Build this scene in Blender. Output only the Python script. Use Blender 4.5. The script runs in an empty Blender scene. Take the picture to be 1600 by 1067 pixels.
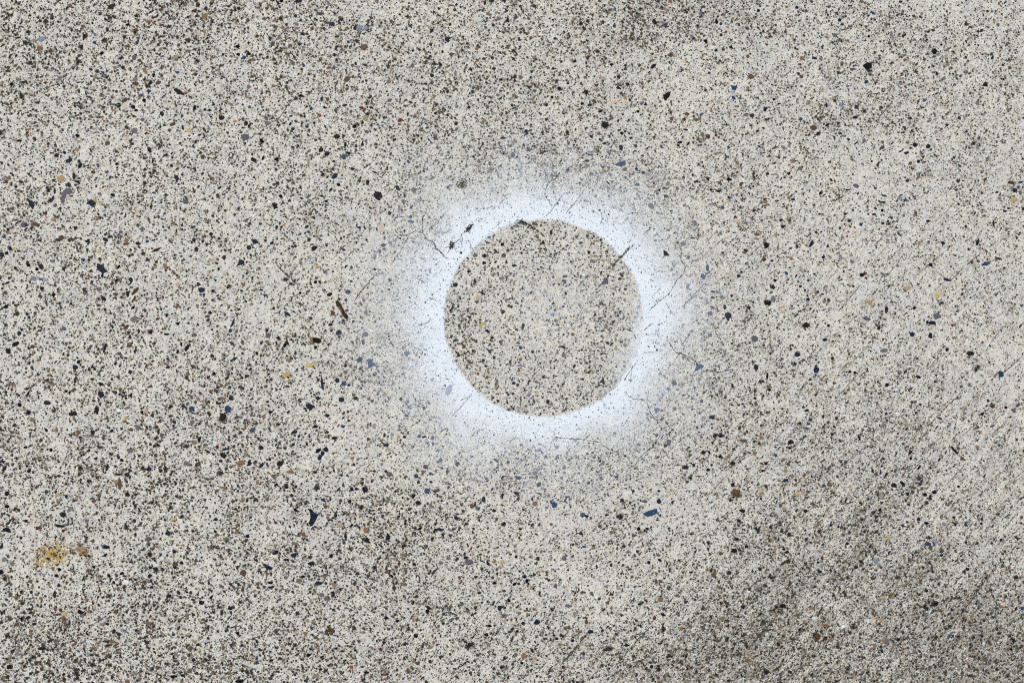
import bpy, math, random
import numpy as np

# ------------------------------------------------------------------ camera, light, exposure
scene = bpy.context.scene
col = scene.collection
S = 0.001                                   # the frame is about 1.6 m x 1.07 m of pavement: 1 mm per photograph pixel


def gx(px): return (px - 800.0) * S
def gy(py): return (533.5 - py) * S


cam_data = bpy.data.cameras.new('camera')
cam_data.sensor_width = 36.0
cam_data.lens = 36.0
cam_data.clip_start = 0.05
cam_data.clip_end = 500.0
cam = bpy.data.objects.new('camera', cam_data)
cam.location = (0, 0, 1.6)
cam.rotation_euler = (0, 0, 0)              # straight down, held by a standing photographer
col.objects.link(cam)
scene.camera = cam

SUN_EL, SUN_AZ = math.radians(52), math.radians(-35)
world = bpy.data.worlds.new('World')
scene.world = world
world.use_nodes = True
wn = world.node_tree.nodes
sky = wn.new('ShaderNodeTexSky')
sky.sky_type = 'NISHITA'
sky.sun_disc = False
sky.sun_elevation = SUN_EL
sky.sun_rotation = SUN_AZ
sky.dust_density = 4.2
sky.air_density = 1.0
sky.ozone_density = 1.0
wn['Background'].inputs['Strength'].default_value = 0.10
world.node_tree.links.new(sky.outputs[0], wn['Background'].inputs['Color'])

sun_data = bpy.data.lights.new('sun', 'SUN')
sun_data.energy = 1.5
sun_data.angle = math.radians(14)
sun_data.color = (1.0, 0.995, 0.93)
sun = bpy.data.objects.new('sun', sun_data)
sun.rotation_euler = (math.radians(90) - SUN_EL, 0, -SUN_AZ + math.pi)
sun.location = (0, 0, 5)
col.objects.link(sun)

scene.view_settings.view_transform = 'Standard'
scene.view_settings.look = 'None'
scene.view_settings.gamma = 1.0
scene.view_settings.exposure = 0.60
scene.cycles.use_denoising = False
scene.cycles.pixel_filter_type = 'BLACKMAN_HARRIS'
scene.cycles.filter_width = 1.15
scene.cycles.max_bounces = 4
scene.cycles.transparent_max_bounces = 8

rng = np.random.default_rng(11)
random.seed(5)


# ------------------------------------------------------------------ helpers
def lin(c):
    c = np.asarray(c, float) / 255.0
    return np.where(c <= 0.04045, c / 12.92, ((c + 0.055) / 1.055) ** 2.4)


ALB = 0.74                                   # photograph value -> surface albedo (the exposure makes up the rest)


def alb(c):
    return np.clip(lin(c) * ALB, 0.004, 0.85)


def value_noise(x, y, cell, seed):
    r = np.random.default_rng(seed)
    T = r.random((256, 256))
    u, v = x / cell + 1000.0, y / cell + 1000.0
    i, j = np.floor(u).astype(int), np.floor(v).astype(int)
    fu, fv = u - i, v - j
    fu = fu * fu * (3 - 2 * fu); fv = fv * fv * (3 - 2 * fv)
    a, b = T[j % 256, i % 256], T[j % 256, (i + 1) % 256]
    c, d = T[(j + 1) % 256, i % 256], T[(j + 1) % 256, (i + 1) % 256]
    return (a * (1 - fu) + b * fu) * (1 - fv) + (c * (1 - fu) + d * fu) * fv


# grimy areas and clean areas of the slab: (x, y, rx, ry, turn, amount)
GRIME = [(850, 490, 130, 120, 0, -.04), (1040, 25, 150, 60, 0, .42), (830, 120, 140, 90, 0, .16), (640, 90, 160, 90, 0, .14), (330, 20, 120, 60, 0, .16),
         (1400, 50, 130, 70, 0, .26), (1570, 240, 90, 160, 0, .14), (1150, 250, 130, 70, 20, .20), (1330, 180, 90, 60, 0, .22),
         (1270, 960, 250, 140, 30, .38), (1430, 1010, 420, 230, 20, .26), (1330, 800, 300, 140, 40, .12), (1570, 1040, 240, 150, 35, .75), (1180, 1040, 160, 60, 0, .32),
         (1270, 700, 150, 110, 40, .14), (1120, 620, 70, 120, 0, .18), (1420, 660, 140, 110, 45, .10), (900, 1030, 240, 70, 0, .36),
         (430, 1045, 240, 80, 0, .28), (620, 820, 110, 60, 0, .22), (560, 900, 160, 70, 0, .14), (230, 950, 190, 80, 10, .14),
         (60, 1030, 150, 100, 0, .26), (330, 640, 90, 60, 20, .10), (1200, 850, 140, 100, 40, .14),
         (480, 770, 90, 40, 0, .14), (880, 730, 150, 40, 0, .10), (30, 150, 60, 90, 0, .12), (940, 590, 70, 40, 0, .08),
         (600, 360, 70, 40, 0, -.05), (430, 430, 120, 80, 0, -.14), (560, 660, 90, 50, 0, -.18), (590, 440, 90, 80, 0, -.22),
         (850, 470, 90, 60, 0, -.08), (1130, 60, 50, 40, 0, -.10), (1400, 290, 160, 90, 0, -.10), (1530, 420, 120, 90, 0, -.08),
         (160, 230, 160, 60, 0, -.08), (1460, 790, 60, 40, 40, -.16), (40, 870, 60, 60, 0, -.18), (1080, 790, 70, 60, 0, -.12),
         (1360, 930, 60, 40, 45, -.12), (500, 990, 60, 40, 0, -.12), (760, 130, 60, 50, 0, -.05), (1050, 500, 60, 140, 0, -.10)]


def grime(px, py):
    g = np.zeros_like(px)
    for (cx, cy, rx, ry, t, a) in GRIME:
        c, s = math.cos(math.radians(t)), math.sin(math.radians(t))
        dx, dy = px - cx, -(py - cy)
        u, v = dx * c + dy * s, -dx * s + dy * c
        g += .85 * a * np.exp(-(u / rx) ** 2 - (v / ry) ** 2)
    g += (value_noise(px, py, 120, 1) - .5) * .16 + (value_noise(px, py, 45, 2) - .5) * .20 + (value_noise(px, py, 17, 3) - .5) * .26 + (value_noise(px, py, 7, 5) - .5) * .50
    # broom marks, rising to the right, strongest lower right
    c, s = math.cos(math.radians(48)), math.sin(math.radians(48))
    u, v = px * c - py * s, px * s + py * c
    k = np.clip((px - 780) / 500, 0, 1) * np.clip((py - 250) / 450, 0, 1)
    k = np.maximum(k, .8 * np.clip((py - 850) / 150, 0, 1) * np.clip((px - 500) / 300, 0, 1))
    g += (value_noise(u / 14.0, v, 3.6, 4) - .5) * .55 * k + (value_noise(u / 20.0, v, 9, 6) - .5) * .12 * k
    return np.clip(g, -.5, 1.2), k


def mesh_from_arrays(name, co, loops, starts, totals, colours=None, smooth=True):
    me = bpy.data.meshes.new(name)
    me.vertices.add(len(co)); me.vertices.foreach_set('co', np.ascontiguousarray(co, np.float32).ravel())
    me.loops.add(len(loops)); me.loops.foreach_set('vertex_index', np.ascontiguousarray(loops, np.int32))
    me.polygons.add(len(starts)); me.polygons.foreach_set('loop_start', np.ascontiguousarray(starts, np.int32))
    me.polygons.foreach_set('loop_total', np.ascontiguousarray(totals, np.int32))
    if smooth:
        me.polygons.foreach_set('use_smooth', np.ones(len(starts), bool))
    me.update(calc_edges=True)
    if colours is not None:
        at = me.color_attributes.new('stone_colour', 'FLOAT_COLOR', 'POINT')
        at.data.foreach_set('color', np.ascontiguousarray(colours, np.float32).ravel())
    return me


def link(name, me, mat=None, parent=None, **props):
    o = bpy.data.objects.new(name, me)
    col.objects.link(o)
    if mat is not None and not me.materials:
        me.materials.append(mat)
    if parent is not None:
        o.parent = parent
    for k, v in props.items():
        o[k] = v
    return o


class NT:
    def __init__(self, name):
        self.m = bpy.data.materials.new(name); self.m.use_nodes = True
        self.t = self.m.node_tree; self.n = self.t.nodes
        self.b = self.n['Principled BSDF']; self.out = self.n['Material Output']
        self.b.inputs['Specular IOR Level'].default_value = 0.25

    def add(self, kind, **kw):
        nd = self.n.new(kind)
        for k, v in kw.items():
            if k.startswith('i_'):
                nd.inputs[k[2:].replace('_', ' ')].default_value = v
            else:
                setattr(nd, k, v)
        return nd

    def ln(self, a, b): self.t.links.new(a, b)

    def noise(self, vec, scale, detail=2.0, rough=.5):
        nd = self.add('ShaderNodeTexNoise'); nd.inputs['Scale'].default_value = scale
        nd.inputs['Detail'].default_value = detail; nd.inputs['Roughness'].default_value = rough
        self.ln(vec, nd.inputs['Vector']); return nd.outputs['Fac']

    def ramp(self, v, lo, hi, a=0.0, b=1.0):
        nd = self.add('ShaderNodeMapRange'); nd.inputs['From Min'].default_value = lo; nd.inputs['From Max'].default_value = hi
        nd.inputs['To Min'].default_value = a; nd.inputs['To Max'].default_value = b
        self.ln(v, nd.inputs['Value']); return nd.outputs['Result']

    def math(self, op, a, b):
        nd = self.add('ShaderNodeMath', operation=op)
        for i, v in enumerate((a, b)):
            if isinstance(v, (int, float)): nd.inputs[i].default_value = v
            else: self.ln(v, nd.inputs[i])
        return nd.outputs[0]

    def mix(self, f, a, b, blend='MIX'):
        nd = self.add('ShaderNodeMix', data_type='RGBA', blend_type=blend)
        for sock, v in ((nd.inputs[0], f), (nd.inputs[6], a), (nd.inputs[7], b)):
            if isinstance(v, (int, float)): sock.default_value = v
            elif isinstance(v, (tuple, list, np.ndarray)): sock.default_value = (*[float(q) for q in v[:3]], 1)
            else: self.ln(v, sock)
        return nd.outputs[2]

    def bump(self, h, dist, strength=1.0):
        nd = self.add('ShaderNodeBump'); nd.inputs['Distance'].default_value = dist; nd.inputs['Strength'].default_value = strength
        self.ln(h, nd.inputs['Height']); self.ln(nd.outputs[0], self.b.inputs['Normal'])


# ------------------------------------------------------------------ materials
def concrete_material():
    t = NT('weathered_concrete')
    tc = t.add('ShaderNodeTexCoord').outputs['Object']
    g = t.add('ShaderNodeAttribute', attribute_name='grime').outputs['Fac']
    tone = t.noise(tc, 9, 4)
    c = t.mix(t.ramp(tone, .38, .62), alb((225, 222, 206)), alb((214, 214, 202)))
    cell = t.add('ShaderNodeTexVoronoi'); cell.inputs['Scale'].default_value = 230; t.ln(tc, cell.inputs['Vector'])
    cs_ = t.add('ShaderNodeSeparateColor'); t.ln(cell.outputs['Color'], cs_.inputs[0])
    tint = t.add('ShaderNodeValToRGB'); t.ln(cs_.outputs[0], tint.inputs[0])
    el = tint.color_ramp.elements
    for i, (p, q) in enumerate(((0, (186, 176, 152)), (.2, (204, 194, 182)), (.4, (190, 194, 182)), (.6, (224, 222, 214)), (.8, (180, 184, 190)), (1, (166, 156, 138)))):
        e = el[i] if i < 2 else el.new(p)
        e.position = p; e.color = (*alb(q), 1)
    c = t.mix(t.math('MULTIPLY', t.ramp(cs_.outputs[1], .30, .70), .85), c, tint.outputs[0])
    warm = t.noise(tc, 45, 3)
    c = t.mix(t.ramp(warm, .5, .75, 0, .35), c, alb((198, 186, 158)))
    n1 = t.noise(tc, 560, 2, .6)                         # dirt held in the texture of the paste
    n2 = t.noise(tc, 240, 3, .65)
    d = t.math('ADD', t.math('MULTIPLY', n1, .60), t.math('MULTIPLY', n2, .50))
    d = t.math('ADD', d, t.math('MULTIPLY', g, .15))
    c = t.mix(t.ramp(d, .58, .70, 0, .80), c, alb((100, 94, 78)))
    c = t.mix(t.ramp(t.noise(tc, 620, 1), .42, .7, 0, .40), c, alb((236, 237, 236)))
    # past the reach of the built grains the material carries the speckle
    sep = t.add('ShaderNodeSeparateXYZ'); t.ln(tc, sep.inputs[0])
    ax = t.math('MULTIPLY', t.math('ABSOLUTE', sep.outputs[0], 0), 1 / 1.02)
    ay = t.math('MULTIPLY', t.math('ABSOLUTE', sep.outputs[1], 0), 1 / .75)
    far = t.ramp(t.math('MAXIMUM', ax, ay), .97, 1.01)
    vo = t.add('ShaderNodeTexVoronoi'); vo.inputs['Scale'].default_value = 170; t.ln(tc, vo.inputs['Vector'])
    spots = t.ramp(vo.outputs['Distance'], .30, .40, 1, 0)
    vs = t.add('ShaderNodeSeparateColor'); t.ln(vo.outputs['Color'], vs.inputs[0])
    sc_ = t.mix(t.ramp(vs.outputs[0], .2, .8), alb((50, 46, 42)), alb((140, 125, 104)))
    c = t.mix(t.math('MULTIPLY', t.math('MULTIPLY', spots, far), t.ramp(vs.outputs[1], .3, .5)), c, sc_)
    t.ln(c, t.b.inputs['Base Color'])
    t.b.inputs['Roughness'].default_value = .9
    h = t.math('ADD', t.noise(tc, 500, 3, .6), t.math('MULTIPLY', n2, 1.2))
    t.bump(h, .0014, .7)
    return t.m


def grain_material():
    t = NT('sand_grain')
    tc = t.add('ShaderNodeTexCoord').outputs['Object']
    a = t.add('ShaderNodeAttribute', attribute_name='stone_colour').outputs['Color']
    n = t.noise(tc, 900, 2)
    t.ln(t.mix(t.ramp(n, .3, .7, 0, .45), a, t.mix(1.0, a, (.62, .62, .62), 'MULTIPLY')), t.b.inputs['Base Color'])
    t.b.inputs['Roughness'].default_value = .8
    t.b.inputs['Specular IOR Level'].default_value = .06
    return t.m


def stone_material():
    t = NT('aggregate_stone')
    geo = t.add('ShaderNodeNewGeometry').outputs['Position']
    oc = t.add('ShaderNodeObjectInfo').outputs['Color']
    n = t.noise(geo, 420, 3, .6)
    c = t.mix(t.ramp(n, .35, .65, 0, .5), oc, t.mix(1.0, oc, (.5, .5, .5), 'MULTIPLY'))
    c = t.mix(t.ramp(t.noise(geo, 260, 2), .60, .75, 0, .35), c, alb((150, 152, 152)))      # cement still clinging
    t.ln(c, t.b.inputs['Base Color'])
    t.b.inputs['Roughness'].default_value = .6
    t.b.inputs['Specular IOR Level'].default_value = .12
    t.bump(n, .0006, .4)
    return t.m


def paint_material():
    t = NT('white_spray_paint')
    tc = t.add('ShaderNodeTexCoord').outputs['Object']
    cov = t.add('ShaderNodeAttribute', attribute_name='cover').outputs['Fac']
    n = t.math('ADD', t.math('MULTIPLY', t.noise(tc, 800, 2, .6), .8), t.math('MULTIPLY', t.noise(tc, 130, 3, .6), .2))
    n = t.ramp(n, .36, .64)                              # droplets: either there or not
    a = t.ramp(t.math('SUBTRACT', t.math('MULTIPLY', cov, 1.10), n), -.10, .10)
    c = t.mix(t.ramp(t.noise(tc, 45, 3), .35, .65), alb((229, 238, 243)), alb((237, 245, 249)))
    c = t.mix(t.ramp(t.noise(tc, 480, 2), .52, .72, 0, .45), c, alb((198, 210, 219)))
    t.ln(c, t.b.inputs['Base Color']); t.b.inputs['Roughness'].default_value = .6
    t.ln(a, t.b.inputs['Alpha'])
    t.bump(t.noise(tc, 400, 3, .6), .0010, .5)
    return t.m


def stain_material(name='yellow_stain', ca=(208, 178, 102), cb=(188, 152, 72)):
    t = NT(name)
    tc = t.add('ShaderNodeTexCoord').outputs['Object']
    cov = t.add('ShaderNodeAttribute', attribute_name='cover').outputs['Fac']
    n = t.noise(tc, 170, 3, .6)
    a = t.ramp(t.math('ADD', cov, t.math('MULTIPLY', t.math('SUBTRACT', n, .5), 3.2)), .36, .85, 0, .85)
    t.ln(t.mix(t.ramp(t.noise(tc, 240, 2), .4, .6), alb(ca), alb(cb)), t.b.inputs['Base Color'])
    t.b.inputs['Roughness'].default_value = .9
    t.ln(a, t.b.inputs['Alpha'])
    return t.m


def plain_material(name, a, b, scale, rough=.85, lo=.4, hi=.6):
    t = NT(name)
    geo = t.add('ShaderNodeNewGeometry').outputs['Position']
    n = t.noise(geo, scale, 3, .6)
    t.ln(t.mix(t.ramp(n, lo, hi), alb(a), alb(b)), t.b.inputs['Base Color'])
    t.b.inputs['Roughness'].default_value = rough
    t.bump(n, .0008, .6)
    return t.m


M_conc, M_grain, M_stone, M_paint, M_stain = concrete_material(), grain_material(), stone_material(), paint_material(), stain_material()
M_crack = plain_material('crack_dirt', (44, 42, 38), (96, 90, 80), 300)
M_broom = plain_material('groove_dirt', (70, 66, 58), (120, 112, 98), 300)
M_bark = plain_material('twig_bark', (26, 18, 13), (84, 52, 34), 230, .8, .42, .66)
M_bark2 = plain_material('pale_bark', (92, 70, 48), (140, 112, 80), 230)
M_chip = plain_material('black_chip', (10, 10, 11), (22, 22, 24), 200, .6)
M_fibre = plain_material('dry_fibre', (44, 40, 36), (84, 76, 64), 200)

# ------------------------------------------------------------------ the pavement
xs = np.concatenate([[-40, -12, -4, -1.6], np.linspace(-1.10, 1.10, 441), [1.6, 4, 12, 40]])
ys = np.concatenate([[-40, -12, -4, -1.4], np.linspace(-.80, .80, 321), [1.4, 4, 12, 40]])
X, Y = np.meshgrid(xs, ys)
co = np.stack([X.ravel(), Y.ravel(), np.zeros(X.size)], 1)
nx, ny = len(xs), len(ys)
q = (np.arange(ny - 1)[:, None] * nx + np.arange(nx - 1)[None]).ravel()
loops = np.stack([q, q + 1, q + nx + 1, q + nx], 1).ravel()
me = mesh_from_arrays('concrete_pavement', co, loops, np.arange(len(q)) * 4, np.full(len(q), 4))
gr, _ = grime(co[:, 0] / S + 800, 533.5 - co[:, 1] / S)
at = me.attributes.new('grime', 'FLOAT', 'POINT'); at.data.foreach_set('value', gr.astype(np.float32))
pavement = link('concrete_pavement', me, M_conc, kind='structure')
pavement['label'] = 'weathered grey concrete pavement speckled with dark sand grains and stones'

CX, CY, R0 = 849.0, 497.0, 154.5             # the clean disc


_DEG = [0, 45, 90, 135, 180, 225, 270, 315, 360]
_WID = [74, 78, 68, 98, 104, 98, 66, 84, 74]


def paint_cover(px, py):
    """how much of the sprayed white lies at a point: a masked disc, a hard inner edge, a mist fading outward"""
    dx, dy = px - CX, -(py - CY)
    r = np.hypot(dx, dy); th = np.arctan2(dy, dx); u, v = dx / (r + 1e-6), dy / (r + 1e-6)
    W = np.interp(np.degrees(th) % 360, _DEG, _WID) * (1 + .35 * (value_noise(u * 300 + 900, v * 300 + 900, 60, 9) - .5))
    edge = R0 + (value_noise(u * 300, v * 300, 40, 12) - .5) * 3.0 + .6 * np.cos(2 * th)
    T = r - edge
    c = np.clip((T + 4.0) / 8.0, 0, 1); c = c * c * (3 - 2 * c)
    patch = 1 + (value_noise(px, py, 42, 31) - .5) * .35 + (value_noise(px, py, 16, 33) - .5) * .2
    q = np.clip(T, 0, None) / (W * patch)
    c = c * (.45 * np.exp(-(q / .45) ** 1.6) + .55 * np.exp(-(q / 1.10) ** 1.9))
    deg = (np.degrees(th) + 180) % 360 - 180
    mist = .60 * np.exp(-((deg + 12) / 28) ** 2) * np.exp(-(np.clip(-T, 0, None) / 19) ** 2) * (T < 6)
    mist = mist + .15 * np.exp(-((px - 858) / 60) ** 2 - ((py - 478) / 50) ** 2)      # a breath of spray on the disc itself
    return np.clip(np.maximum(c, mist), 0, 1) * np.clip((345 - r) / 60, 0, 1)


PAINT = alb((214, 227, 238))


def disc_r(px, py):
    return np.hypot(px - CX, py - CY)


# ------------------------------------------------------------------ sand grains (too many to count)
PAL = [((13, 13, 13), .20), ((40, 36, 30), .16), ((80, 70, 56), .20), ((118, 105, 84), .18), ((134, 132, 128), .06), ((152, 138, 108), .055),
       ((30, 36, 50), .03), ((146, 116, 80), .016), ((98, 70, 56), .016), ((112, 106, 116), .025), ((84, 104, 128), .008), ((222, 222, 218), .02)]
PC = np.array([alb(c) for c, _ in PAL]); PP = np.array([w for _, w in PAL]); PP /= PP.sum()
AX, AY = 1000.0, 730.0                       # half extents of the sown area, in mm


def sow(n, med, sig, lo, hi, K, seed, zmul=1.0, dens_gain=1.0, palette=(PC, PP), zbase=0.0, region=None, elong=1.0, paintable=True, base=.44, left=False):
    r = np.random.default_rng(seed)
    px = 800 + r.uniform(-AX, AX, n); py = 533.5 + r.uniform(-AY, AY, n)
    if region is not None:
        px, py = region(r, n)
    g, k = grime(px, py)
    keep = r.random(n) < np.clip(base + dens_gain * g, .06, 1.0)
    if left:                                  # coarser on the left of the slab and inside the disc
        keep &= r.random(n) < np.clip(.95 - (px - 200) / 1000 + .45 * (disc_r(px, py) < R0), .16, 1)
    if paintable:
        keep &= r.random(n) > paint_cover(px, py) * 1.15 - .15      # buried under the thick of the paint
    px, py, g, k = px[keep], py[keep], g[keep], k[keep]
    n = len(px)
    rad = np.clip(np.exp(r.normal(math.log(med), sig, n)), lo, hi)
    rad *= (1.12 - .24 * np.clip(px / 1600, 0, 1)) * np.clip(1 + .55 * g, .8, 1.5)
    asp = r.uniform(.5, 1.0, n) ** elong
    ang = r.uniform(0, math.pi, n)
    al = r.random(n) < .55 * k                # drawn out along the broom marks
    ang = np.where(al, math.radians(48) + r.normal(0, .22, n), ang)
    asp = np.where(al, asp * .6, asp)
    th = np.arange(K) / K * 2 * math.pi
    rr = rad[:, None] * (1 + r.uniform(-.30, .30, (n, K)))
    u, v = rr * np.cos(th), rr * np.sin(th) * asp[:, None]
    c, s = np.cos(ang)[:, None], np.sin(ang)[:, None]
    co = np.zeros((n, K + 1, 3))
    co[:, :K, 0] = ((px - 800)[:, None] + u * c - v * s) * S
    co[:, :K, 1] = ((533.5 - py)[:, None] + u * s + v * c) * S
    co[:, K, 0] = (px - 800) * S; co[:, K, 1] = (533.5 - py) * S
    hz = np.minimum(.00006 + rad * .00004, .00028) * zmul * r.uniform(.6, 1.1, n)
    co[:, :K, 2] = zbase + .00001 + hz[:, None] * .12
    co[:, K, 2] = zbase + hz
    pc, pp = palette
    ci = r.choice(len(pp), n, p=pp)
    colr = pc[ci] * r.uniform(.7, 1.3, (n, 1)) * (1 + r.normal(0, .05, (n, 3)))
    if paintable:
        m = np.clip(paint_cover(px, py) * 1.12 + r.normal(0, .10, n), 0, 1) * (paint_cover(px, py) > .01)
        colr = colr * (1 - m[:, None]) + PAINT * m[:, None]
    rgba = np.ones((n, K + 1, 4)); rgba[..., :3] = np.clip(colr, .003, .85)[:, None]
    if paintable:                             # rims lost in the paste
        paste = alb((188, 182, 166)) * (1 - m[:, None]) + PAINT * m[:, None]
        f_ = r.uniform(0, .28, (n, K, 1))
        rgba[:, :K, :3] = rgba[:, :K, :3] * (1 - f_) + paste[:, None] * f_
    base = (np.arange(n) * (K + 1))[:, None, None]
    tri = np.stack([np.arange(K), (np.arange(K) + 1) % K, np.full(K, K)], 1)[None] + base
    return co.reshape(-1, 3), tri.reshape(-1, 3), rgba.reshape(-1, 4)


def join(name, chunks, mat, parent, **props):
    off, cs, ts, rs = 0, [], [], []
    for c, t, r in chunks:
        cs.append(c); ts.append(t + off); rs.append(r); off += len(c)
    t = np.concatenate(ts)
    me = mesh_from_arrays(name, np.concatenate(cs), t.ravel(), np.arange(len(t)) * 3, np.full(len(t), 3), np.concatenate(rs))
    return link(name, me, mat, parent, **props)


BIGP = [((12, 13, 16), .30), ((30, 30, 30), .16), ((92, 84, 74), .14), ((118, 112, 110), .10), ((124, 102, 76), .07), ((88, 62, 50), .05),
        ((52, 72, 98), .06), ((170, 150, 112), .04), ((120, 120, 134), .04)]
BPC = np.array([alb(c) for c, _ in BIGP]); BPP = np.array([w for _, w in BIGP]); BPP /= BPP.sum()
TINY = [((8, 8, 8), .33), ((32, 29, 24), .22), ((72, 64, 50), .18), ((108, 98, 80), .16), ((136, 122, 98), .10), ((120, 120, 118), .04), ((34, 40, 52), .03), ((118, 86, 60), .02)]
TPC = np.array([alb(c) for c, _ in TINY]); TPP = np.array([w for _, w in TINY]); TPP /= TPP.sum()
DARK = [((9, 10, 13), .48), ((28, 26, 25), .20), ((82, 66, 50), .12), ((128, 100, 68), .07), ((36, 44, 60), .08), ((110, 108, 112), .05)]
DPC = np.array([alb(c) for c, _ in DARK]); DPP = np.array([w for _, w in DARK]); DPP /= DPP.sum()
join('sand_grains', [sow(470000, .93, .34, .45, 2.0, 5, 21, .6, .85, (TPC, TPP), base=.58),
                     sow(84000, 1.7, .28, 1.1, 3.1, 6, 22, .9, .6),
                     sow(44000, 1.85, .28, 1.4, 3.4, 6, 24, 1.0, .4, (DPC, DPP), left=True),
                     sow(2800, 3.1, .20, 2.5, 4.2, 8, 23, 1.0, .3, (BPC, BPP))], M_grain, pavement, kind='stuff')

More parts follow.
